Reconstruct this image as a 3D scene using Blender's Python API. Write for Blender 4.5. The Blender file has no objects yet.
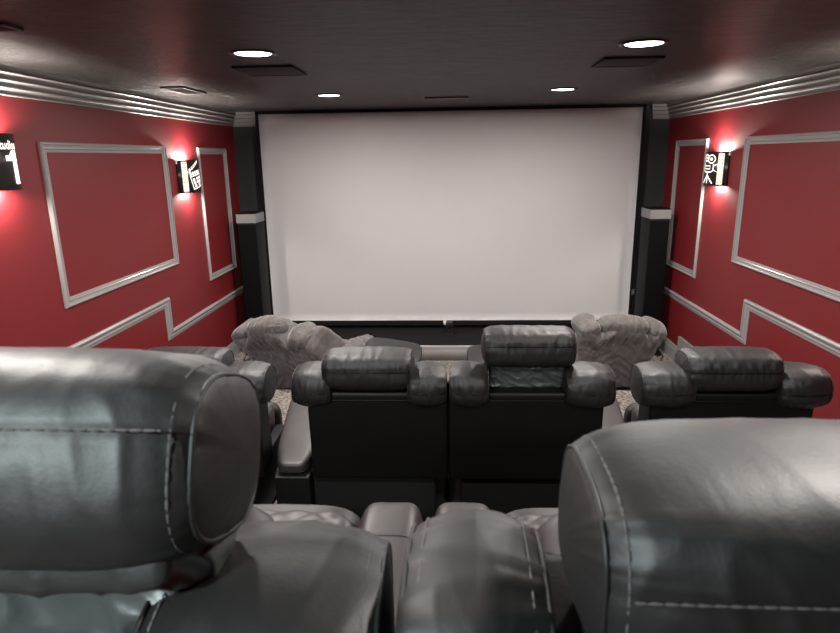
import bpy, bmesh, math, random
from mathutils import Vector, Matrix, noise, Euler
C = bpy.context.scene.collection
PI = math.pi
random.seed(4)
rad = math.radians

# ------------------------------------------------------------------ materials
def mat(name):
    m = bpy.data.materials.new(name); m.use_nodes = True
    nt = m.node_tree; b = nt.nodes['Principled BSDF']
    return m, nt, b
def noise_bump(nt, b, scale, strength, dist=0.01, detail=4, stretch=None, prev=None, rough=0.55):
    tc = nt.nodes.new('ShaderNodeTexCoord'); src = tc.outputs['Object']
    if stretch:
        mp = nt.nodes.new('ShaderNodeMapping'); mp.inputs['Scale'].default_value = stretch
        nt.links.new(src, mp.inputs['Vector']); src = mp.outputs['Vector']
    n = nt.nodes.new('ShaderNodeTexNoise'); n.inputs['Scale'].default_value = scale; n.inputs['Detail'].default_value = detail
    n.inputs['Roughness'].default_value = rough
    nt.links.new(src, n.inputs['Vector'])
    bp = nt.nodes.new('ShaderNodeBump'); bp.inputs['Strength'].default_value = strength; bp.inputs['Distance'].default_value = dist
    nt.links.new(n.outputs['Fac'], bp.inputs['Height'])
    if prev: nt.links.new(prev.outputs['Normal'], bp.inputs['Normal'])
    nt.links.new(bp.outputs['Normal'], b.inputs['Normal'])
    return bp, n
def color_var(nt, b, fac, c0, c1, p0=0.35, p1=0.65):
    r = nt.nodes.new('ShaderNodeValToRGB')
    r.color_ramp.elements[0].position = p0; r.color_ramp.elements[0].color = (*c0, 1)
    r.color_ramp.elements[1].position = p1; r.color_ramp.elements[1].color = (*c1, 1)
    nt.links.new(fac, r.inputs['Fac']); nt.links.new(r.outputs['Color'], b.inputs['Base Color'])
def plain(name, col, rough=0.5, metal=0.0, spec=0.5, bump=None):
    m, nt, b = mat(name)
    b.inputs['Base Color'].default_value = (*col, 1); b.inputs['Roughness'].default_value = rough
    b.inputs['Metallic'].default_value = metal; b.inputs['Specular IOR Level'].default_value = spec
    if bump: noise_bump(nt, b, *bump)
    return m
def emit(name, col, s):
    m, nt, b = mat(name)
    b.inputs['Base Color'].default_value = (*col, 1); b.inputs['Emission Color'].default_value = (*col, 1)
    b.inputs['Emission Strength'].default_value = s
    return m
def leather(name, col, rough, spec, s=1.0, coat=0.0):
    m, nt, b = mat(name)
    b.inputs['Roughness'].default_value = rough; b.inputs['Specular IOR Level'].default_value = spec
    bp, n = noise_bump(nt, b, 9*s, 0.10, 0.012, 4)
    bp2, n2 = noise_bump(nt, b, 260*s, 0.10, 0.002, 3, prev=bp)
    color_var(nt, b, n.outputs['Fac'], [c*0.8 for c in col], [c*1.2 for c in col])
    b.inputs['Coat Weight'].default_value = coat; b.inputs['Coat Roughness'].default_value = 0.35
    return m
M = {}
M['leather'] = leather('black_leather', (0.0065, 0.0060, 0.0058), 0.54, 0.5)
M['leather_seat'] = leather('black_leather_seat', (0.020, 0.0165, 0.0165), 0.48, 0.5)
M['leather_back'] = leather('black_vinyl', (0.0018, 0.0018, 0.0018), 0.5, 0.22)
M['skirt'] = plain('black_cloth', (0.006, 0.006, 0.006), 0.9, 0, 0.2, (60, 0.3, 0.003))
M['thread'] = plain('grey_thread', (0.075, 0.07, 0.068), 0.8)
M['wrinkle'] = leather('thin_black_liner', (0.032, 0.037, 0.037), 0.42, 0.5)
M['metal'] = plain('brushed_steel', (0.55, 0.55, 0.55), 0.3, 1.0)
M['blackmetal'] = plain('black_metal', (0.012, 0.012, 0.012), 0.35, 0.6)
M['plastic'] = plain('black_plastic', (0.01, 0.01, 0.01), 0.4)
M['satin'] = plain('black_wood', (0.0022, 0.0022, 0.0022), 0.6, 0, 0.2)
M['charcoal'] = plain('charcoal_paint', (0.022, 0.024, 0.025), 0.7, 0, 0.35, (90, 0.15, 0.003))
M['trim'] = plain('grey_trim_paint', (0.215, 0.205, 0.20), 0.34, 0, 0.5, (30, 0.05, 0.002))
M['stage'] = plain('black_stage_carpet', (0.009, 0.0085, 0.0088), 0.95, 0, 0.1, (120, 0.4, 0.004))
M['screen'] = plain('white_screen_fabric', (0.90, 0.89, 0.895), 0.9, 0, 0.2)
M['velvet'] = plain('black_velvet_frame', (0.006, 0.006, 0.006), 0.9, 0, 0.2)
M['capgrey'] = plain('silver_grey_plastic', (0.17, 0.17, 0.17), 0.5)
M['grille'] = plain('dark_grille', (0.010, 0.0095, 0.0095), 0.7, 0, 0.3)
M['ventgrey'] = plain('dark_vent', (0.05, 0.047, 0.046), 0.5)
M['white'] = plain('white_plastic', (0.75, 0.75, 0.75), 0.5)
M['grill2'] = plain('speaker_cloth', (0.002, 0.002, 0.0022), 0.95, 0, 0.1, (300, 0.3, 0.002))
M['lens'] = emit('lamp_glow', (1.0, 0.95, 0.9), 14)
M['signglow'] = emit('sign_glow', (1.0, 0.93, 0.88), 0.75)
M['filmglow'] = emit('film_glow', (1.0, 0.90, 0.76), 0.58)
M['sconce'] = plain('sconce_black', (0.02, 0.018, 0.017), 0.3, 0.2)
def m_red():
    m, nt, b = mat('red_wall_paint')
    b.inputs['Roughness'].default_value = 0.5; b.inputs['Specular IOR Level'].default_value = 0.30
    bp, n = noise_bump(nt, b, 120, 0.12, 0.003, 3)
    color_var(nt, b, n.outputs['Fac'], (0.125, 0.0085, 0.011), (0.137, 0.0095, 0.012))
    return m
M['red'] = m_red()
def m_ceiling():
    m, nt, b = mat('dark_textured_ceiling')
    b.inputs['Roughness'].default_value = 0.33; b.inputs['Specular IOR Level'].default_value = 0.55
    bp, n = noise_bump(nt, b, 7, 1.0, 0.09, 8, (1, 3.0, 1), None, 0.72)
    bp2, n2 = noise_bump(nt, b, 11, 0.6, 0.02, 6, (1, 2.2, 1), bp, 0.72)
    color_var(nt, b, n2.outputs['Fac'], (0.018, 0.017, 0.016), (0.056, 0.053, 0.051), 0.40, 0.58)  # dark streaks paint the shading of the ceiling relief into the colour
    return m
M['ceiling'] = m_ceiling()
def m_carpet():
    m, nt, b = mat('speckled_grey_carpet')
    b.inputs['Roughness'].default_value = 0.95; b.inputs['Specular IOR Level'].default_value = 0.1
    bp, n = noise_bump(nt, b, 55, 0.9, 0.012, 6, None, None, 0.85)
    color_var(nt, b, n.outputs['Fac'], (0.035, 0.031, 0.028), (0.34, 0.31, 0.28), 0.40, 0.60)
    return m
M['carpet'] = m_carpet()
def m_micro():
    m, nt, b = mat('grey_microfibre')
    b.inputs['Roughness'].default_value = 0.75; b.inputs['Specular IOR Level'].default_value = 0.3
    b.inputs['Sheen Weight'].default_value = 0.35; b.inputs['Sheen Roughness'].default_value = 0.4
    bp0, n0 = noise_bump(nt, b, 7, 0.8, 0.035, 3, (3.2, 1.0, 0.8))
    bp, n = noise_bump(nt, b, 22, 0.5, 0.012, 5, (1.0, 1.0, 0.6), bp0)
    color_var(nt, b, n.outputs['Fac'], (0.078, 0.072, 0.071), (0.118, 0.109, 0.107))
    return m
M['micro'] = m_micro()

# ------------------------------------------------------------------ helpers
def obj(name, bm, m, parent=None, smooth=True, loc=None, rot=None):
    me = bpy.data.meshes.new(name)
    bmesh.ops.recalc_face_normals(bm, faces=bm.faces[:])
    bm.to_mesh(me); bm.free()
    if smooth:
        for p in me.polygons: p.use_smooth = True
    for mm in (m if isinstance(m, (list, tuple)) else [m]): me.materials.append(mm)
    o = bpy.data.objects.new(name, me); C.objects.link(o)
    if parent: o.parent = parent
    if loc: o.location = loc
    if rot: o.rotation_euler = rot
    return o
def tag(o, label, cat, group=None, kind=None):
    o['label'] = label; o['category'] = cat
    if group: o['group'] = group
    if kind: o['kind'] = kind
    return o
def thing(name, label, cat, loc=(0, 0, 0), rz=0, group=None):
    o = bpy.data.objects.new(name, None); C.objects.link(o)
    o.empty_display_size = 0.1
    o.location = loc; o.rotation_euler = (0, 0, rz)
    return tag(o, label, cat, group)
def struct(name, bm, m, smooth=False):
    o = obj(name, bm, m, None, smooth); o['kind'] = 'structure'
    return o
def box(bm, x0, x1, y0, y1, z0, z1, bev=0, seg=2, mi=0):
    g = bmesh.ops.create_cube(bm, size=1)
    bmesh.ops.scale(bm, vec=(abs(x1-x0), abs(y1-y0), abs(z1-z0)), verts=g['verts'])
    bmesh.ops.translate(bm, vec=((x0+x1)/2, (y0+y1)/2, (z0+z1)/2), verts=g['verts'])
    fs = list({f for v in g['verts'] for f in v.link_faces})
    if mi:
        for f in fs: f.material_index = mi
    if bev:
        es = list({e for v in g['verts'] for e in v.link_edges})
        r = bmesh.ops.bevel(bm, geom=es, offset=bev, segments=seg, profile=0.6, affect='EDGES')
        if mi:
            for f in r['faces']: f.material_index = mi
    return bm
def bx(*a, **k): return box(bmesh.new(), *a, **k)
def tube(bm, pts, r, n=8, closed=False):
    pts = [Vector(p) for p in pts]; N = len(pts); rings = []
    up = None
    for i, p in enumerate(pts):
        a = pts[(i-1) % N] if (closed or i > 0) else p
        b = pts[(i+1) % N] if (closed or i < N-1) else p
        t = (b-a).normalized()
        if up is None:
            up = Vector((0, 0, 1)) if abs(t.z) < .9 else Vector((0, 1, 0))
        s = t.cross(up); s.normalize(); up = s.cross(t).normalized()
        rings.append([bm.verts.new(p+(s*math.cos(2*PI*k/n)+up*math.sin(2*PI*k/n))*r) for k in range(n)])
    M_ = N if closed else N-1
    for i in range(M_):
        A, B = rings[i], rings[(i+1) % N]
        for k in range(n): bm.faces.new((A[k], A[(k+1) % n], B[(k+1) % n], B[k]))
    if not closed:
        bm.faces.new(rings[0]); bm.faces.new(rings[-1])
    return bm
def cyl(bm, c, r, h, n=32, r2=None):
    g = bmesh.ops.create_cone(bm, cap_ends=True, segments=n, radius1=r, radius2=r if r2 is None else r2, depth=h)
    bmesh.ops.translate(bm, vec=c, verts=g['verts']); return g['verts']
def sgp(a, p): return math.copysign(abs(a)**p, a)
def ridge(x, y, z=0.0):
    n = noise.noise((x, y, z)); return (1-min(1, abs(n)*2.2))**2

# cushion: a padded roll along local x; v=0 front, 90 top, 180 rear
def cushion_mesh(L, hy, hz, n=2.6, nu=60, nv=56, dome=0.012, pinch=0.07, seams=(), wr=0.003, seed=0.0, wfreq=26, bulge=0.05, lump=0.004, ends=0.02):
    bm = bmesh.new(); rings = []; NC = 8
    def pt(s, v, rho):
        c, q = math.cos(v), math.sin(v)
        k = (1+bulge*(1-s*s))*rho
        return Vector((L/2*s, hy*sgp(c, 2/n)*k, hz*sgp(q, 2/n)*k)), Vector((0, c/hy, q/hz)).normalized()
    for i in range(nu+1):
        s = -1+2*i/nu; s = math.sin(s*PI/2)*0.8+s*0.2
        e = (1-abs(s))*L/2                               # distance from the end seam
        rho = 1-pinch*math.exp(-e/ends)
        ring = []
        for j in range(nv):
            v = 2*PI*j/nv
            p, nn = pt(s, v, rho)
            d = lump*noise.noise((p.x*7+seed, p.y*8+3, p.z*8))
            for (sv, dep, wid) in seams:
                dv = (v-sv+PI) % (2*PI)-PI
                d -= dep*math.exp(-(dv/wid)**2)
                d += wr*0.9*math.exp(-abs(dv)/0.55)*(ridge(p.x*wfreq+seed, 1.3*v)-.35)
            d += wr*math.exp(-e/0.05)*(ridge(seed+9, v*3.6, p.x*4)-.35)
            d += wr*0.35*(ridge(p.x*wfreq*.45+seed*2, v*.8, 4)-.35)
            ring.append(bm.verts.new(p+nn*d))
        rings.append(ring)
    for i in range(nu):
        for j in range(nv):
            bm.faces.new((rings[i][j], rings[i][(j+1) % nv], rings[i+1][(j+1) % nv], rings[i+1][j]))
    for side in (0, -1):
        sg = -1 if side == 0 else 1
        prev = rings[side]; ctr = sum((w.co for w in prev), Vector())/nv
        for k in range(1, NC):
            f = 1-k/NC
            ring = [bm.verts.new(ctr+(w.co-ctr)*f+Vector((sg*dome*(1-f**2.2)+0.0015*noise.noise(w.co*9*f+Vector((seed, 0, 0))), 0, 0))) for w in rings[side]]
            for j in range(nv): bm.faces.new((prev[j], prev[(j+1) % nv], ring[(j+1) % nv], ring[j]))
            prev = ring
        cv = bm.verts.new(ctr+Vector((sg*dome, 0, 0)))
        for j in range(nv): bm.faces.new((prev[j], prev[(j+1) % nv], cv))
    return bm
def section_loop(x, hy, hz, n, rho, nv=56):
    return [(x, hy*sgp(math.cos(2*PI*j/nv), 2/n)*rho, hz*sgp(math.sin(2*PI*j/nv), 2/n)*rho) for j in range(nv)]
def resample(pts, step, closed=False):
    pts = [Vector(p) for p in pts]
    if closed: pts.append(pts[0])
    out = []; carry = 0.0
    for a, b in zip(pts, pts[1:]):
        d = (b-a).length; t = carry
        while t < d:
            out.append((a+(b-a)*(t/d), (b-a).normalized())); t += step
        carry = t-d
    return out
def thread(pts, closed=False, r=.0010, step=.0024):
    bm = bmesh.new(); q = [p for p, t in resample(pts, step, closed)]; n = 5; rings = []
    N = len(q)
    for i, p in enumerate(q):
        t = (q[(i+1) % N if closed else min(i+1, N-1)]-q[i-1 if (closed or i) else 0]).normalized()
        u = t.orthogonal().normalized() if abs(t.x) > .9 else t.cross(Vector((1, 0, 0))).normalized(); w_ = t.cross(u)
        rr = r if i % 4 < 3 else r*.25
        rings.append([bm.verts.new(p+(u*math.cos(2*PI*k/n)+w_*math.sin(2*PI*k/n))*rr) for k in range(n)])
    for i in range(N if closed else N-1):
        A, B = rings[i], rings[(i+1) % N]
        for k in range(n): bm.faces.new((A[k], A[(k+1) % n], B[(k+1) % n], B[k]))
    return bm
def cushion(name, parent, m, loc, rot=None, L=.3, hy=.1, hz=.08, n=2.6, piping=True, stitch=False, seam_lines=(), label=None, pr=0.0022, inset=0.004, **k):
    o = obj(name, cushion_mesh(L, hy, hz, n, seams=[(v, d, w) for v, d, w in seam_lines], **k), m, parent, True, loc, rot)
    if label: o['label'] = label
    pin = k.get('pinch', .07)
    if piping:
        for sg in (-1, 1):
            obj('piping', tube(bmesh.new(), section_loop(sg*(L/2-inset*.2), hy, hz, n, 1-pin+.012), pr, 6, True), m, o)
    if seam_lines and piping and not stitch:
        bu = k.get('bulge', .05)
        for v, d, w in seam_lines:
            line = []
            for i in range(41):
                s = (-1+2*i/40)*.97; e = (1-abs(s))*L/2
                kk = (1+bu*(1-s*s))*(1-pin*math.exp(-e/k.get('ends', .02)))
                line.append((L/2*s, (hy*sgp(math.cos(v), 2/n))*kk+d*.75, hz*sgp(math.sin(v), 2/n)*kk))
            obj('seam', tube(bmesh.new(), line, .0028, 6), M['leather_back'], o)
    if stitch:
        bu = k.get('bulge', .05)
        for sg in (-1, 1):
            e = .013; s = 1-e/(L/2); rho = (1-pin*math.exp(-e/k.get('ends', .02)))*(1+bu*(1-s*s))
            obj('stitching', thread(section_loop(sg*L/2*s, hy, hz, n, rho+.002, 120), True), M['thread'], o)['label'] = 'pale grey stitching'
        for v, d, w in seam_lines:
            vv = v-w*1.6
            line = []
            for i in range(61):
                s = (-1+2*i/60)*.93; kk = 1+bu*(1-s*s)
                line.append((L/2*s, hy*sgp(math.cos(vv), 2/n)*kk*1.002, hz*sgp(math.sin(vv), 2/n)*kk*1.002))
            obj('stitching', thread(line), M['thread'], o)['label'] = 'pale grey stitching'
    return o

# ------------------------------------------------------------------ room
XL, XR, YF, YB, ZC = -2.055, 2.024, 6.0, -1.9, 2.43
F0, F1, F2 = 0.19, 0.34, 0.80
YS = 5.922                                      # plane the screen hangs in
R1, R2 = 4.22, 1.75                             # edges of the two risers
bm = bmesh.new()
prof = [(YB, F2), (R2, F2), (R2, F1), (R1, F1), (R1, F0), (YF, F0), (YF, -.1), (YB, -.1)]
v0 = [bm.verts.new((XL, y, z)) for y, z in prof]; v1 = [bm.verts.new((XR, y, z)) for y, z in prof]
for i in range(len(prof)):
    j = (i+1) % len(prof); bm.faces.new((v0[i], v0[j], v1[j], v1[i]))
bm.faces.new(v0); bm.faces.new(v1)
struct('floor', bm, M['carpet'])
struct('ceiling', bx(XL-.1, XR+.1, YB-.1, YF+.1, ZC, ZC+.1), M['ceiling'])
struct('wall_left', bx(XL-.1, XL, YB-.1, YF+.1, -.1, ZC), M['red'])
struct('wall_right', bx(XR, XR+.1, YB-.1, YF+.1, -.1, ZC), M['red'])
bm = bx(XL, XR, YF, YF+.1, -.1, ZC)
struct('wall_front', bm, M['charcoal'])
struct('wall_back', bx(XL, XR, YB-.1, YB, -.1, ZC), M['red'])

# mouldings
def sweep(bm, path, prof, up):
    """prof: (across, out) offsets; path: list of (pos, across dir) with mitred across vectors; up: out direction"""
    rings = []
    for p, a in path:
        rings.append([bm.verts.new(Vector(p)+Vector(a)*c+Vector(up)*o) for c, o in prof])
    return rings
def bridge(bm, rings, closed=False, caps=True):
    n = len(rings[0]); N = len(rings)
    for i in range(N if closed else N-1):
        A, B = rings[i], rings[(i+1) % N]
        for k in range(n): bm.faces.new((A[k], A[(k+1) % n], B[(k+1) % n], B[k]))
    if not closed and caps: bm.faces.new(rings[0]); bm.faces.new(rings[-1])
MP = [(0, 0), (0, .012), (.006, .020), (.012, .020), (.015, .013), (.026, .010), (.034, .012), (.038, .007), (.046, .006), (.052, .004), (.052, 0)]
def frame_moulding(name, xw, sgn, y0, y1, z0, z1, w=1.0):
    bm = bmesh.new(); pr = [(c*w, o) for c, o in MP]
    cs = [((xw, y0, z0), (0, 1, 1)), ((xw, y1, z0), (0, -1, 1)), ((xw, y1, z1), (0, -1, -1)), ((xw, y0, z1), (0, 1, -1))]
    bridge(bm, sweep(bm, cs, pr, (sgn, 0, 0)), True)
    return struct(name, bm, M['trim'])
tn = [0]
def tname():
    tn[0] += 1; return 'trim_%d' % tn[0]
frame_moulding(tname(), XL, 1, 3.087, 4.49, 1.243, 2.102)
frame_moulding(tname(), XL, 1, 5.075, 5.715, .998, 2.100)
frame_moulding(tname(), XR, -1, 3.05, 4.430, 1.238, 2.098)
frame_moulding(tname(), XR, -1, 5.066, 5.741, .996, 2.106)
def rail(name, xw, sgn, ys, zt_hi, zt_lo, yend):
    """stepped chair rail; the profile runs down from the top edge"""
    bm = bmesh.new(); w = 1.30
    pr = [(c*w, o*1.15) for c, o in MP]
    h = .052*w
    # along +y (towards the screen): across is downward, at the vertical run it points towards -y ... mitred corners
    path = [((xw, YB, zt_hi), (0, 0, -1)), ((xw, ys, zt_hi), (0, -1, -1)), ((xw, ys, zt_lo), (0, -1, -1)), ((xw, yend, zt_lo), (0, 0, -1))]
    bridge(bm, sweep(bm, path, pr, (sgn, 0, 0)))
    return struct(name, bm, M['trim'])
rail(tname(), XL, 1, 4.262, 1.037, .793, YF)
rail(tname(), XR, -1, 4.175, 1.027, .787, YF)
# stepped crown: four reeds from the wall up to the ceiling
def crown_profile(z0=2.303, z1=ZC, p=.055, k=4):
    pts = [(0, z0)]; n = k; dz = (z1-z0)/n; dp = p/n
    for i in range(n):
        a0, b0 = i*dp, z0+i*dz
        pts += [(a0+.009, b0-.001), (a0+.0125, b0+.0015), (a0+.0125, b0+.005), (a0+.009, b0+.0075), (a0+.0015, b0+.0085), (a0+dp+.0005, b0+dz-.003)]
    pts += [(p, z1), (0, z1)]
    return pts
def crown_y(name, xw, sgn, y0, y1, mitre):
    bm = bmesh.new(); pr = crown_profile()
    r = [[bm.verts.new((xw+sgn*o, y0, z)) for o, z in pr], [bm.verts.new((xw+sgn*o, y1-(o if mitre else 0), z)) for o, z in pr]]
    bridge(bm, r); return struct(name, bm, M['trim'])
crown_y(tname(), XL, 1, YB, YF, True); crown_y(tname(), XR, -1, YB, YF, True)
def crown_x(name, xc, sgn, ln):
    bm = bmesh.new(); pr = crown_profile()
    r = [[bm.verts.new((xc+sgn*o, YF-o, z)) for o, z in pr], [bm.verts.new((xc+sgn*(ln+o*.55), YF-o, z)) for o, z in pr]]
    bridge(bm, r); return struct(name, bm, M['trim'])
crown_x(tname(), XL, 1, .215); crown_x(tname(), XR, -1, .155)
# baseboards
BP = [(0, 0), (.016, 0), (.016, .095), (.012, .102), (.014, .110), (.010, .118), (.012, .126), (.006, .140), (0, .142)]
def base_y(bm, xw, sgn, y0, y1, zf):
    r = [[bm.verts.new((xw+sgn*o, y, zf+z)) for o, z in BP] for y in (y0, y1)]
    bridge(bm, r)
for nm, xw, sg in (('baseboard_left', XL, 1), ('baseboard_right', XR, -1)):
    bm = bmesh.new()
    base_y(bm, xw, sg, R1, YF, F0); base_y(bm, xw, sg, R2, R1, F1); base_y(bm, xw, sg, YB, R2, F2)
    struct(nm, bm, M['trim'])
# raised skirting block where the riser stringer starts
struct(tname(), bx(XR-.022, XR, R1, 5.262, F0+.142, .442, bev=.003), M['trim'])
# low stage between the tower speakers
st = thing('stage_platform', 'low black stage platform with a grey front board below the screen', 'stage', (0, 5.33, F0))
obj('stage_top', bx(-1.60, 1.585, .018, YF-5.33, 0, .150, bev=.004), M['stage'], st)
bm = bmesh.new()
r = [[bm.verts.new((x, .018-o, z)) for o, z in BP] for x in (-1.60, 1.585)]
bridge(bm, r); obj('front_board', bm, M['trim'], st)['label'] = 'grey moulded front board'

# ------------------------------------------------------------------ projection screen
sc = thing('projection_screen', 'wide blank white projection screen in a thin black frame on the front wall', 'screen', (-.014, YS, .418))
hw, hh = 1.761, 1.986
bm = bmesh.new()
nx, nz = 40, 24
g = [[bm.verts.new((-hw+2*hw*i/nx, -.022+.002*math.sin(i*.5), hh*j/nz)) for i in range(nx+1)] for j in range(nz+1)]
for j in range(nz):
    for i in range(nx): bm.faces.new((g[j][i], g[j][i+1], g[j+1][i+1], g[j+1][i]))
bmesh.ops.solidify(bm, geom=bm.faces[:], thickness=.004)
obj('screen_surface', bm, M['screen'], sc)
bm = bmesh.new(); t = .025
box(bm, -hw-t, -hw+.002, -.032, -.001, -t*1.9, hh+t, bev=.003); box(bm, hw-.002, hw+t, -.032, -.001, -t*1.9, hh+t, bev=.003)
box(bm, -hw-t, hw+t, -.032, -.001, hh-.002, hh+t*1.0, bev=.003); box(bm, -hw-t, hw+t, -.032, -.001, -t*1.9, .002, bev=.003)
obj('frame', bm, M['velvet'], sc)
bm = bx(-.018, .018, -.038, -.033, -.040, .004, bev=.002)
for v in bm.verts:
    if v.co.z < -.02: v.co.x = v.co.x*.35-.002
obj('pull_tab', bm, M['white'], sc, loc=(-.035, 0, 0))['label'] = 'small white tab'

o = thing('infrared_receiver', 'small black upright box on the stage under the screen, right of the white tab', 'receiver box', (-.006, 5.66, F0+.15))
obj('housing', bx(-.032, .032, 0, .05, .008, .125, bev=.005), M['plastic'], o)
obj('window_panel', bx(-.022, .022, -.003, .001, .06, .105, bev=.001), M['blackmetal'], o)
obj('foot_plate', bx(-.036, .036, -.004, .056, 0, .009, bev=.002), M['plastic'], o)
o = thing('wall_plate', 'small grey wall plate at the right edge of the screen near its bottom', 'wall plate', (1.773, YS, .70))
obj('plate', bx(-.016, .016, -.040, 0, -.030, .030, bev=.003), M['ventgrey'], o)
obj('toggle', bx(-.005, .005, -.048, -.039, -.010, .010, bev=.001), M['capgrey'], o)

# ------------------------------------------------------------------ tower speakers
def tower(xc, label, mirror):
    t = thing('tower_speaker', label, 'speaker', (xc, 5.50, F0), 0, 'tower speakers beside the screen')
    H = 1.335; w = .087; d = .26
    obj('cabinet', bx(-w, w, .012, d, .03, H-.088, bev=.004), M['satin'], t)
    obj('grille', bx(-w+.006, w-.006, 0, .014, .06, H-.10, bev=.004), M['grill2'], t)
    bm = bx(-w-.003, w+.003, -.003, d+.003, H-.085, H-.004, bev=.003)
    c = obj('cap_band', bm, M['capgrey'], t); c['label'] = 'silver grey band around the top'
    obj('top_plate', bx(-w-.001, w+.001, -.001, d+.001, H-.004, H+.004, bev=.002), M['satin'], t)
    obj('plinth', bx(-w-.02, w+.02, -.02, d+.02, 0, .03, bev=.006), M['satin'], t)
tower(-1.838, 'tall black tower speaker with grey cap band left of the screen', 1)
tower(1.846, 'tall black tower speaker with grey cap band right of the screen', -1)
def cable(pts, label):
    sp = []
    for i in range(len(pts)-1):
        a, b = Vector(pts[max(0, i-1)]), Vector(pts[i]); c, d = Vector(pts[i+1]), Vector(pts[min(len(pts)-1, i+2)])
        for k in range(8):
            t = k/8; sp.append(.5*((2*b)+(c-a)*t+(2*a-5*b+4*c-d)*t*t+(-a+3*b-3*c+d)*t**3))
    sp.append(Vector(pts[-1]))
    o = obj('speaker_cable', tube(bmesh.new(), sp, .006, 7), M['plastic']); tag(o, label, 'cable', 'speaker cables')
z = F0+.0075
cable([(-1.93, 5.42, z), (-1.90, 5.30, z), (-1.83, 5.33, z+.03), (-1.86, 5.22, z), (-1.74, 5.12, z), (-1.66, 5.22, z), (-1.70, 5.36, z)], 'black cable curled on the carpet at the foot of the left tower speaker')
cable([(1.90, 5.45, z), (1.92, 5.36, z+.03), (1.85, 5.25, z), (1.75, 5.18, z), (1.66, 5.28, z)], 'black cable curled on the carpet at the foot of the right tower speaker')

# ------------------------------------------------------------------ ceiling fittings
def can(x, y, label, col, power):
    t = thing('recessed_light', label, 'ceiling light', (x, y, ZC), 0, 'round recessed ceiling lights')
    bm = bmesh.new(); n = 40
    pr = [(.098, 0), (.096, -.006), (.088, -.008), (.080, -.006), (.074, -.001)]
    rings = [[bm.verts.new((r*math.cos(2*PI*k/n), r*math.sin(2*PI*k/n), zz)) for k in range(n)] for r, zz in pr]
    bridge(bm, rings, False, False)
    obj('trim_ring', bm, M['blackmetal'], t)
    bm = bmesh.new(); cyl(bm, (0, 0, -.0015), .0745, .003, 40)
    obj('lens', bm, M['lens'], t, False)['label'] = 'glowing white lens'
    l = bpy.data.lights.new('can_lamp', 'AREA'); l.shape = 'DISK'; l.size = .13; l.energy = power; l.color = col; l.spread = PI
    lo = bpy.data.objects.new('can_lamp', l); C.objects.link(lo); lo.parent = t; lo.location = (0, 0, -.010)
WARM = (1.0, .93, .88)
P = 39.0
can(-.818, 2.720, 'lit recessed ceiling light, larger nearer one on the left', WARM, P)
can(.785, 2.707, 'lit recessed ceiling light, larger nearer one on the right', WARM, P)
can(-.844, 4.529, 'lit recessed ceiling light close to the screen, left of the screen centre', WARM, P)
can(.771, 4.451, 'lit recessed ceiling light close to the screen, right of the screen centre', WARM, P)
can(-.78, .86, 'recessed ceiling light above the left nearest recliner', WARM, P*.55)
can(.75, .86, 'recessed ceiling light above the right nearest recliner', WARM, P*.65)
can(-.85, -.60, 'unseen recessed ceiling light added behind the last row for cool light from the left', (.84, .98, 1.0), P*2.1)  # unseen lamp, added to give the near headrests cool light from behind
def grille(name, label, cat, x0, x1, y0, y1, group, m, slats=9):
    cx, cy = (x0+x1)/2, (y0+y1)/2; w, h = (x1-x0)/2, (y1-y0)/2
    t = thing(name, label, cat, (cx, cy, ZC), 0, group)
    bm = bmesh.new(); e = .014
    box(bm, -w, w, -h, -h+e, -.010, 0, bev=.002); box(bm, -w, w, h-e, h, -.010, 0, bev=.002)
    box(bm, -w, -w+e, -h, h, -.010, 0, bev=.002); box(bm, w-e, w, -h, h, -.010, 0, bev=.002)
    obj('frame', bm, m, t)
    if slats:
        obj('backing', bx(-w+e/2, w-e/2, -h+e/2, h-e/2, -.002, 0), M['velvet'], t)
        for i in range(slats):
            y = -h+e+(2*h-2*e)*(i+.5)/slats
            bm = bx(-w+e, w-e, -.0012, .0012, -.010, 0)
            obj('slat', bm, m, t, False, (0, y, 0), (rad(0), 0, 0))
    else:
        obj('mesh_cover', bx(-w+e/2, w-e/2, -h+e/2, h-e/2, -.008, 0, bev=.002), m, t)
G = 'square black ceiling grilles'
grille('ceiling_grille', 'flat square black ceiling grille beside the left near ceiling light', 'ceiling grille', -1.035, -.743, 3.075, 3.385, G, M['grille'], 0)
grille('ceiling_grille', 'flat square black ceiling grille beside the right near ceiling light', 'ceiling grille', .715, .99, 3.06, 3.335, G, M['grille'], 0)
grille('air_vent', 'small slatted air vent in the ceiling near the left crown moulding', 'vent', -1.735, -1.59, 3.83, 4.19, 'slatted ceiling vents', M['ventgrey'], 8)
grille('air_vent', 'slatted air vent cut by the top left corner of the photo', 'vent', -1.73, -1.40, 2.03, 2.13, 'slatted ceiling vents', M['ventgrey'], 4)
grille('ceiling_plate', 'faint dark flat plate on the ceiling in front of the screen', 'ceiling plate', -.183, .142, 4.85, 4.99, None, M['ventgrey'], 0)

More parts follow.
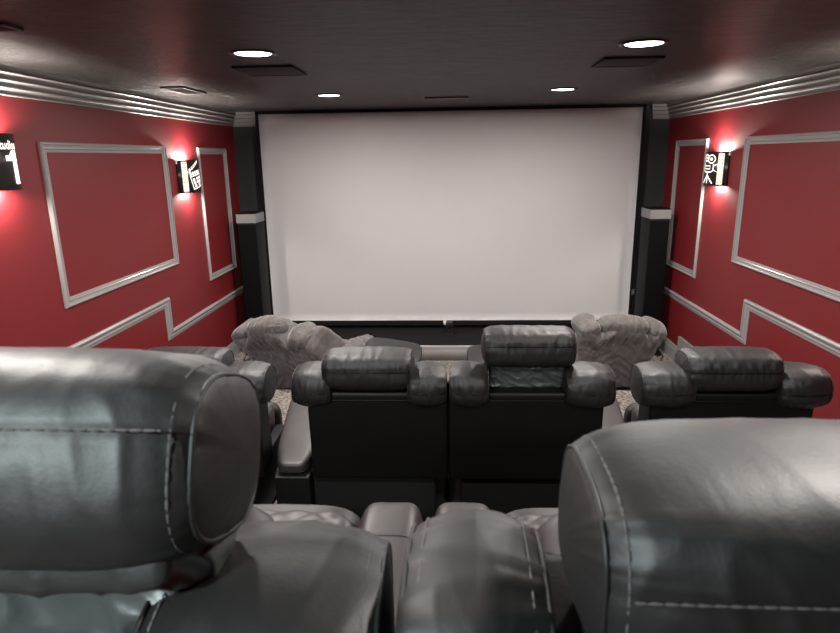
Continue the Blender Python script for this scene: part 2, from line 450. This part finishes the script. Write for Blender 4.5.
# ------------------------------------------------------------------ wall sconces
def text_mesh(s, size):
    cu = bpy.data.curves.new('t', 'FONT'); cu.body = s; cu.size = size; cu.align_x = 'CENTER'; cu.resolution_u = 4
    cu.offset = size*.022
    to = bpy.data.objects.new('t', cu); C.objects.link(to)
    dg = bpy.context.evaluated_depsgraph_get(); me = bpy.data.meshes.new_from_object(to.evaluated_get(dg))
    bm = bmesh.new(); bm.from_mesh(me)
    bpy.data.objects.remove(to); bpy.data.curves.remove(cu); bpy.data.meshes.remove(me)
    return bm
SW, SD, SH = .30, .105, .245
def arc_pt(u, z, off=0.0):
    """u in metres along the bowed face from the middle, off outward -> local x (out of the wall), y"""
    half = SW/2; R = (half*half+SD*SD)/(2*SD); a = u/R
    r = R+off
    return Vector((SD-R+r*math.cos(a), r*math.sin(a), z))
ARC = None
def half_arc():
    half = SW/2; R = (half*half+SD*SD)/(2*SD); return R*math.asin(min(1, half/R))
def wrap(bm, off=.0035, th=.0, cuts=True):
    for v in bm.verts: v.co = arc_pt(v.co.x, v.co.y, off)
    return bm
def poly(bm, pts):
    return bm.faces.new([bm.verts.new((x, y, 0)) for x, y in pts])
def strip(bm, pts, w, closed=False):
    pts = [Vector((x, y, 0)) for x, y in pts]; n = len(pts); L_, R_ = [], []
    for i, p in enumerate(pts):
        a = pts[i-1] if (i > 0 or closed) else p; b = pts[(i+1) % n] if (i < n-1 or closed) else p
        t = (b-a).normalized(); s = Vector((-t.y, t.x, 0))*w/2
        L_.append(bm.verts.new(p+s)); R_.append(bm.verts.new(p-s))
    for i in range(n if closed else n-1):
        j = (i+1) % n; bm.faces.new((L_[i], L_[j], R_[j], R_[i]))
def circ(cx, cy, r, n=18): return [(cx+r*math.cos(2*PI*k/n), cy+r*math.sin(2*PI*k/n)) for k in range(n)]
def sconce(xw, sgn, yc, zc, label, art, power):
    t = thing('wall_sconce', label, 'wall lamp', (xw, yc, zc), 0 if sgn > 0 else PI, 'bowed cinema wall sconces')
    A = half_arc(); N = 28
    bm = bmesh.new()
    th = .004
    rings = []
    for i in range(N+1):
        u = -A+2*A*i/N
        rings.append([bm.verts.new(arc_pt(u, z, o)) for z, o in ((-SH/2, 0), (SH/2, 0), (SH/2, -th), (-SH/2, -th))])
    bridge(bm, rings)
    obj('shade', bm, M['sconce'], t)
    obj('back_plate', bx(0, .006, -SW/2+.01, SW/2-.01, -SH/2+.01, SH/2-.01, bev=.002), M['sconce'], t)
    bm = bmesh.new()
    box(bm, .004, .03, -.02, .02, -.03, .03, bev=.003); cyl(bm, (.045, 0, 0), .018, .10, 16)
    obj('lamp_holder', bm, M['capgrey'], t)
    for sg in (-1, 1):
        bm = bx(0, .012, sg*(SW/2)-.006, sg*(SW/2)+.006, SH/2-.028, SH/2-.004, bev=.002)
        obj('mounting_tab', bm, M['white'], t)
    def put(bm, m, name, th=.0015):
        bmesh.ops.triangulate(bm, faces=bm.faces[:])
        bmesh.ops.subdivide_edges(bm, edges=[e for e in bm.edges if e.calc_length() > .02], cuts=2)
        wrap(bm, .002)
        r = bmesh.ops.solidify(bm, geom=bm.faces[:], thickness=th)
        return obj(name, bm, m, t, False)
    # lit film strips towards both ends
    for sg in ((-1, 1) if art != 'number' else ()):
        bm = bmesh.new(); u0 = sg*.136
        us = [-.020, -.015, -.007, .007, .015, .020]; nh = 8; pit = (SH-.024)/nh
        zs = []
        for i in range(nh): zs += [-SH/2+.012+i*pit, -SH/2+.012+i*pit+pit*.36, -SH/2+.012+i*pit+pit*.64]
        zs.append(SH/2-.012)
        gr = [[bm.verts.new(arc_pt(u0+u, z, .003)) for u in us] for z in zs]
        for a in range(len(zs)-1):
            for b in range(5):
                f = bm.faces.new((gr[a][b], gr[a][b+1], gr[a+1][b+1], gr[a+1][b]))
                if a % 3 == 1 and b in (1, 3): f.material_index = 1
        bmesh.ops.solidify(bm, geom=bm.faces[:], thickness=.0015)
        obj('film_strip', bm, [M['filmglow'], M['ventgrey']], t, False)['label'] = 'glowing film strip with sprocket holes'
    bm = bmesh.new()
    if art == 'number':
        a = text_mesh('Studios', .052)
        for v in a.verts: v.co.y += SH/2-.066; v.co.x = v.co.x*.80-.004
        put(a, M['signglow'], 'lettering')
        a = bmesh.new(); xs = [.006, .026, .045, .057, .070, .082]; ys = [-.095, -.07, -.045, -.02, .006, .028, .050]
        gr = [[a.verts.new((x, y, 0)) for x in xs] for y in ys]
        for q in range(6):
            for p in range(5):
                if p >= 2 or q == 4: a.faces.new((gr[q][p], gr[q][p+1], gr[q+1][p+1], gr[q+1][p]))
        a.faces.new((gr[5][1], gr[5][2], gr[6][2]))
        for v in [v for v in a.verts if not v.link_faces]: a.verts.remove(v)
        for v in a.verts: v.co.x -= .030
        put(a, M['signglow'], 'numeral')
        bm.free()
    elif art == 'clapper':
        ang = rad(14)
        def rt(pts): return [(x*math.cos(ang)-y*math.sin(ang), x*math.sin(ang)+y*math.cos(ang)-.02) for x, y in pts]
        strip(bm, rt([(-.055, -.065), (.055, -.065), (.055, .03), (-.055, .03)]), .008, True)
        for k, (x, y) in enumerate([(-.032, .005), (.006, .005), (.034, .005), (-.030, -.02), (.004, -.02), (.032, -.02), (-.028, -.044), (.02, -.044)]):
            poly(bm, rt([(x-.011, y-.008), (x+.011, y-.008), (x+.011, y+.008), (x-.011, y+.008)]))
        for k in range(5):
            x = -.055+k*.022; poly(bm, rt([(x, .040), (x+.013, .040), (x+.018, .062), (x+.005, .062)]))
        for k in range(5):
            x = -.050+k*.022; poly(bm, rt([(x, .068+k*.010), (x+.013, .074+k*.010), (x+.014, .094+k*.010), (x+.001, .088+k*.010)]))
        for v in bm.verts: v.co.x = v.co.x*1.05-.030
        put(bm, M['signglow'], 'clapperboard_emblem')
    else:
        strip(bm, circ(-.022, .078, .024), .007, True); strip(bm, circ(.026, .070, .029), .007, True)
        strip(bm, circ(-.022, .078, .006, 8), .006, True); strip(bm, circ(.026, .070, .008, 8), .006, True)
        strip(bm, [(-.045, .045), (-.045, -.010), (-.03, -.022), (.03, -.022), (.045, -.010), (.045, .035)], .007)
        strip(bm, [(.048, .022), (.078, .038), (.078, -.026), (.048, -.008)], .006)
        strip(bm, [(-.03, .022), (.02, .022), (.02, 0), (-.03, 0)], .006, True)
        strip(bm, [(0, -.024), (0, -.050)], .010); strip(bm, [(0, -.046), (-.045, -.104)], .008); strip(bm, [(0, -.046), (.045, -.104)], .008)
        strip(bm, [(0, -.046), (0, -.104)], .008)
        for v in bm.verts: v.co.x = v.co.x*1.15+.030
        put(bm, M['signglow'], 'film_camera_emblem')
    for sg in (1, -1):
        bm = bmesh.new(); cyl(bm, (.052, 0, sg*.062), .021, .03, 20)
        obj('bulb', bm, M['lens'], t)['label'] = 'glowing bulb'
        l = bpy.data.lights.new('sconce_lamp', 'SPOT'); l.energy = power*(1 if sg > 0 else .62); l.color = (1.0, .90, .82); l.shadow_soft_size = .025
        l.spot_size = rad(168); l.spot_blend = .42
        lo = bpy.data.objects.new('sconce_lamp', l); C.objects.link(lo); lo.parent = t
        lo.location = (.036, 0, sg*(.112)); lo.rotation_euler = (PI if sg > 0 else 0, -rad(18) if sg > 0 else rad(18), 0)
SP = 46
sconce(XL, 1, 2.722, 2.005, 'lit black wall sconce with a glowing 1, cut by the left photo edge', 'number', SP)
sconce(XL, 1, 4.800, 1.880, 'lit black wall sconce with a glowing clapperboard on the left wall', 'clapper', SP)
sconce(XR, -1, 4.810, 1.880, 'lit black wall sconce with an outlined film camera on the right wall', 'camera', SP)
sconce(XR, -1, 2.765, 2.005, 'black wall sconce on the right wall, nearer than the framed one', 'number', SP)

# ------------------------------------------------------------------ black leather recliners
def rbox_mesh(hx, hy, hz, n=5, seg=18, lump=.003, seed=0.0, taper=0.0, fn=None):
    """softly rounded block (superellipsoid-like) centred on the origin"""
    bm = bmesh.new(); bmesh.ops.create_cube(bm, size=2)
    bmesh.ops.subdivide_edges(bm, edges=bm.edges[:], cuts=seg, use_grid_fill=True)
    for v in bm.verts:
        c = v.co; r = (abs(c.x)**n+abs(c.y)**n+abs(c.z)**n)**(1/n)
        p = Vector((c.x/r*hx, c.y/r*hy, c.z/r*hz))
        nn = Vector((c.x/hx, c.y/hy, c.z/hz)).normalized()
        d = lump*noise.noise((p.x*9+seed, p.y*9, p.z*9))
        if fn: d += fn(p)
        p = p+nn*d
        if taper: p.x *= 1+taper*(p.z/hz)
        v.co = p
    return bm
def quilt(p, hz, cell=.052):
    if p.z < hz*.45: return 0
    a = (p.x+p.y)/cell; b = (p.x-p.y)/cell
    return .0052*(abs(math.sin(a*PI/1.414))*abs(math.sin(b*PI/1.414)))**.5-.003
def recliner(X, Y, zt, zf, label, group, rz=0.0, raise_=0.0, tilt=0.0, hi=False, footrest=None, seed=0.0, pad_l=1.0, pad_r=1.0, drop=.012, hx=0.0, back=(-.296, .296), flap=False, pads=(.306, .306), sd=.51, arms=(1, 1)):
    t = thing('recliner_chair', label, 'recliner', (X, Y, zf), rz, group)
    h = zt-zf                                       # local height of the (lowered) headrest top
    nu, nv = (120, 96) if hi else (70, 56)
    L = .352 if hi else .342
    # headrest roll
    hz, hy = (.083 if flap else .077), .098
    hr = cushion('headrest', t, M['leather'], (hx, hy+.002+(.03 if raise_ else 0), h-hz+raise_), (tilt, 0, 0), L=L, hy=hy, hz=hz, n=2.9 if hi else 2.7, stitch=hi, nu=nu, nv=nv,
            seam_lines=[(rad(174), .0055 if hi else .004, .035)], seed=seed, wr=.0026 if hi else .0062, wfreq=30 if hi else 46, dome=.014, pinch=.24 if hi else .17, ends=.024 if hi else .016, bulge=.03, lump=.0018)
    # shoulder pads
    for sg, k, po in ((-1, pad_l, pads[0]), (1, pad_r, pads[1])):
        PL = .150*k; px = sg*(po-PL/2)
        pad = cushion('shoulder_pad', t, M['leather'], (px, .112, h-.115-drop), (rad(-4), 0, sg*rad(2)), L=PL, hy=.112, hz=.087 if hi else .080, n=2.45, stitch=hi, nu=nu//2, nv=nv,
            seam_lines=[(rad(184), .004, .045)], seed=seed+5+sg, wr=.0055 if hi else .006, wfreq=36, dome=.006, pinch=.14, bulge=.07, ends=.028, lump=.003)
    # back
    pz = .01 if flap else .155; b0, b1 = back; zb = h-.340
    bk = obj('backrest', bx(b0, b1, -.075, .075, -.205, .045 if flap else .190, bev=.022, seg=4), M['leather_back'], t, True, (0, .125, zb), (rad(4), 0, 0))
    obj('piping', tube(bmesh.new(), [(b0+.03, -.0745, pz), (b0/2, -.0755, pz+.001), (b1/2, -.0755, pz+.001), (b1-.03, -.0745, pz)], .0035, 6), M['leather_back'], bk)
    obj('inner_cushion', rbox_mesh(.20, .07, .20, n=5, seg=12, lump=.004, seed=seed+2), M['leather_seat'], t, True, (0, .225, h-.33), (rad(8), 0, 0))
    obj('rear_skirt', bx(-.262, .262, .10, .17, .035, h-.52, bev=.012), M['skirt'], t)
    if raise_:
        def wrk(p): return .0085*(ridge(p.x*9+seed, p.z*17+p.x*11)-.4)+.0045*(ridge(p.x*26+p.z*14, p.z*30, seed)-.4)
        lin = obj('headrest_liner', rbox_mesh(.170 if hi else .152, .030, .150 if hi else .105, n=9, seg=80 if hi else 50, lump=.003, seed=seed, fn=wrk), M['wrinkle'], t, True, (hx, .112 if hi else .125, h-(.150 if hi else .115)+raise_*.4), (tilt*.35, 0, 0))
        lin['label'] = 'wrinkled thin black liner under the raised headrest'
        for sg in (-1, 1):
            br = bx(-.005, .005, -.010, .010, -.11, .10, bev=.002)
            for q in range(3): cyl(br, (0, -.011, -.06+q*.05), .004, .006, 10)
            obj('bracket', br, M['blackmetal'], t, False, (sg*(.150 if hi else .160), .115 if hi else .085, h-.115+raise_*.4), (0, 0, 0))
    if flap:
        fl = rbox_mesh(L/2-.016, .008, .026, n=4, seg=40, lump=.0, fn=lambda p: .004*(ridge(p.x*16, p.z*8)-.4))
        obj('headrest_flap', fl, M['leather'], t, True, (hx-.008, .058, h-.172+raise_+.040), (rad(-14), 0, 0))
    # seat and arms
    sz = h-sd
    hzs = .075
    obj('seat', rbox_mesh(.176, .315, hzs, n=6, seg=56 if hi else 30, lump=.002, seed=seed, fn=lambda p: quilt(p, hzs)), M['leather_seat'], t, True, (0, .53, sz-hzs))
    for sg in [q for q, k in zip((-1, 1), arms) if k]:
        a = obj('armrest', rbox_mesh(.0700, .330, (sz+.040)/2-.02, n=6, seg=24, lump=.003, seed=seed+sg), M['leather_seat'], t, True, (sg*.243, .53, (sz+.040)/2+.02))
        obj('seam', tube(bmesh.new(), [(-.063, .13, (sz+.040)/2-.025), (-.03, .137, (sz+.040)/2-.0205), (.03, .137, (sz+.040)/2-.0205), (.063, .13, (sz+.040)/2-.025)], .0022, 6), M['leather'], a)
    obj('base', bx(-.235 if arms[0] else -.225, .235 if arms[1] else .225, .16, .80, 0.02, sz-.13, bev=.012), M['leather_back'], t)
    for sx in (-1, 1):
        for yy in (.17, .78):
            bm = bmesh.new(); cyl(bm, (sx*(.21 if arms[0 if sx < 0 else 1] else .15), yy, .0125), .022, .025, 16); obj('foot', bm, M['plastic'], t)
    if footrest:
        yy, zz, roll = footrest
        def fr(p): return 0
        f = obj('footrest', rbox_mesh(.195, .185, .040, n=4.5, seg=20, lump=.002, seed=seed), M['leather'], t, True, (-.06 if roll else 0, yy, zz-zf), (rad(4), roll, 0))
        bm = bmesh.new()
        for sg in (-1, 1):
            tube(bm, [(sg*.14, .82, sz-.12), (sg*.14, (yy+.80)/2, sz-.16), (sg*.14, yy-.08, zz-zf-.045)], .010, 6)
        obj('footrest_linkage', bm, M['blackmetal'], t)
    else:
        obj('footrest', rbox_mesh(.185, .04, (sz-.08)/2, n=5, seg=14, lump=.002, seed=seed), M['leather'], t, True, (0, .845, (sz-.08)/2+.06))
    return t
GN, GM = 'black leather recliners in the nearest row', 'black leather recliners in the middle row'
recliner(-.362, .32, 1.79, F2, 'nearest left black leather recliner, headrest raised over a wrinkled liner', GN, raise_=.060, tilt=rad(-22), hi=True, seed=1.0, pad_r=1.22, drop=.086, hx=.006, flap=True, sd=.505)
recliner(.270, .32, 1.79, F2, 'nearest right black leather recliner, lowered rounded headrest filling the bottom right corner', GN, hi=True, seed=7.0, drop=.066, hx=.006, pad_l=.74, sd=.505)
recliner(-.324, 2.20, 1.264, F1, 'black recliner left of centre in the middle row, headrest lowered and footrest out', GM, footrest=(1.74, .718, rad(9)), seed=13.0, back=(-.245, .316), pads=(.292, .306), drop=.032, arms=(0, 1))
recliner(.308, 2.20, 1.264, F1, 'black recliner right of centre in the middle row, headrest raised above open brackets', GM, raise_=.083, tilt=rad(-6), footrest=(1.68, .700, 0), seed=21.0, back=(-.316, .292), pads=(.306, .320), drop=.032, arms=(1, 0), pad_r=1.22)
recliner(1.105, 2.20, 1.264, F1, 'black recliner at the right end of the middle row by the red wall', GM, seed=33.0, pad_l=1.3, pad_r=1.25, pads=(.368, .325), back=(-.330, .290), drop=.032, arms=(0, 1), hx=-.032)
recliner(-1.100, 2.20, 1.264, F1, 'black recliner at the left end of the middle row, mostly hidden by the raised headrest', GM, seed=41.0, pad_l=1.25, pad_r=1.3, pads=(.325, .368), back=(-.290, .330), drop=.032, arms=(1, 0), hx=.032)
def console(X, label):
    t = thing('seat_console', label, 'console', (X, 2.24, F1), 0, 'padded consoles between middle row recliners')
    z = .805-F1
    sg = 1 if X > 0 else -1
    def wedge(o):
        for v in o.data.vertices:
            yy = v.co.y+o.location.y
            if v.co.x*sg > 0: v.co.x += sg*.15*max(0, yy)*min(1, abs(v.co.x)/.05)
        return o
    wedge(obj('armrest_pad', rbox_mesh(.074, .40, .035, n=5, seg=24, lump=.002, seed=X), M['leather_seat'], t, True, (0, .40, z-.035)))
    s = wedge(obj('metal_strip', bx(-.070, .070, .0, .79, z-.074, z-.068), M['metal'], t, False)); s['label'] = 'thin bright metal strip'
    wedge(obj('cabinet', bx(-.072, .072, .004, .79, .0, z-.074, bev=.004), M['leather_back'], t))
console(.672, 'padded console between the recliner with the raised headrest and the right end recliner')
console(-.650, 'padded console with a bright metal strip, left of the middle row centre')

# ------------------------------------------------------------------ grey lounge chairs in front
def slab(H, wfun, thfun, top, seg=64, segt=56, seed=0.0):
    bm = bmesh.new(); F = {}
    for side in (-1, 1):
        for i in range(seg+1):
            a = -1+2*i/seg
            for j in range(segt+1):
                t = j/segt
                w = wfun(t)
                z = t*H*top(a)
                x = a*w
                edge = max(0, 1-abs(a)**6)**(1/3)*max(0, 1-abs(2*t-1)**7)**(1/3)
                y = side*thfun(t, a)*edge
                wrk = 0
                if 0 < edge:
                    g = math.exp(-((t-.82)/.14)**2)
                    wrk = edge*(.020*(ridge(x*20+seed, t*2.2)-.4)*g+.012*(ridge(t*9+x*7*(1 if a > 0 else -1)+seed, x*3+t*2, 3)-.4)*(1-.5*g)+.006*noise.noise((x*6+seed, t*7, 0)))
                if j == 0 or j == segt or i == 0 or i == seg: key = (0, i, j)
                else: key = (side, i, j)
                if key not in F: F[key] = bm.verts.new((x, y+side*abs(0)+ (wrk if side < 0 else -wrk)*side*1.0 if edge > 0 else y, z))
    def K(side, i, j): return F[(0, i, j)] if (j in (0, segt) or i in (0, seg)) else F[(side, i, j)]
    for side in (-1, 1):
        for i in range(seg):
            for j in range(segt):
                q = [K(side, i, j), K(side, i+1, j), K(side, i+1, j+1), K(side, i, j+1)]
                try: bm.faces.new(q)
                except ValueError: pass
    return bm
def lounge(X, Y, rz, label, lean, roll, seed, low=0, H=.60, wtop=.335, arm=.5):
    t = thing('lounge_chair', label, 'lounge chair', (X, Y, F0), rz, 'grey fabric lounge chairs in front of the screen')
    def w(tt): return wtop*(.72+.28*min(1, tt/.72)**1.1) if tt < .9 else wtop*(1-.10*((tt-.9)/.1)**2)
    def th(tt, a): return .075+.05*math.exp(-((tt-.88)/.12)**2)
    def top(a):
        b = abs(a)
        return -.13*max(0, a*low-.25)+.90+.10*math.exp(-(b/.42)**4)+.045*math.exp(-((b-.86)/.14)**2)-.05*math.exp(-((b-.60)/.09)**2)
    obj('backrest', slab(H, w, th, top, seed=seed), M['micro'], t, True, (0, .10, .05), (lean, roll, 0))
    # gathered head pillow along the top
    cushion('headrest', t, M['micro'], Vector((0, .10, .05))+(Euler((lean, roll, 0)).to_matrix() @ Vector((0, -.02, H*.90))), (lean, roll, 0), L=.34, hy=.10, hz=.085, n=2.2, nu=90, nv=48, piping=False,
            seam_lines=[(rad(225), .012, .10)], wr=.011, wfreq=34, dome=.03, pinch=.40, ends=.06, bulge=.06, lump=.006, seed=seed)
    for sg in (-1, 1):
        obj('side_wing', rbox_mesh(.085, .12, .055, n=2.8, seg=22, lump=.020, seed=seed+sg*3), M['micro'], t, True, Vector((0, .10, .05))+(Euler((lean, roll, 0)).to_matrix() @ Vector((sg*wtop*.80, .02, H*(.86-(.13 if sg == low else 0))))), (lean, roll+sg*(.35+(.35 if sg == low else 0)), 0))
        cushion('armrest', t, M['micro'], (sg*.30, .16+arm/2, .30), (0, 0, PI/2), L=arm, hy=.075, hz=.085, n=2.4, nu=40, nv=36, piping=False, seam_lines=[(rad(90), .004, .1)], wr=.012, dome=.04, pinch=.2, ends=.05, lump=.012, seed=seed+sg)
        obj('arm_panel', rbox_mesh(.055, arm/2, .13, n=5, seg=12, lump=.01, seed=seed), M['micro'], t, True, (sg*.30, .16+arm/2, .14))
    if low:
        obj('side_panel', rbox_mesh(.045, .30, .13, n=5, seg=24, lump=.014, seed=seed+8), M['micro'], t, True, (low*.285, .20, .345), (rad(-38), 0, 0))
    obj('seat', rbox_mesh(.235, .30, .11, n=4, seg=20, lump=.012, seed=seed+4), M['micro'], t, True, (0, .42, .20))
    obj('base', bx(-.24, .24, .10, .66, .0, .10, bev=.02), M['skirt'], t)
    return t
lounge(-1.25, 4.46, rad(-28), 'grey slouchy fabric lounge chair left of centre, seen from behind near the left speaker', rad(18), rad(-12), 2.0, 1, H=.625, wtop=.36)
lounge(1.235, 4.50, rad(10), 'grey slouchy fabric lounge chair right of centre, seen from behind near the right speaker', rad(14), rad(5), 9.0)

# ------------------------------------------------------------------ camera, world, view
cd = bpy.data.cameras.new('camera'); cam = bpy.data.objects.new('camera', cd); C.objects.link(cam)
cd.sensor_width = 36; cd.sensor_fit = 'HORIZONTAL'; cd.lens = 612.605/840*36; cd.clip_start = .02
Rv, Uv, Fv = Vector((.99881321, .04630132, -.0151118)), Vector((.00292271, .2527336, .96753149)), Vector((-.04861725, .9664274, -.25229833))
mw = Matrix.Identity(4)
for i in range(3): mw[i][0], mw[i][1], mw[i][2] = Rv[i], Uv[i], -Fv[i]
mw[0][3], mw[1][3], mw[2][3] = 0, 0, 2.0
cam.matrix_world = mw
cd.dof.use_dof = True; cd.dof.focus_distance = 3.6; cd.dof.aperture_fstop = 11
S = bpy.context.scene; S.camera = cam
w = bpy.data.worlds.new('world'); S.world = w; w.use_nodes = True
w.node_tree.nodes['Background'].inputs[0].default_value = (.02, .02, .02, 1)
S.view_settings.view_transform = 'Standard'; S.view_settings.look = 'None'; S.view_settings.gamma = 1; S.view_settings.use_curve_mapping = False
S.view_settings.exposure = 0.0
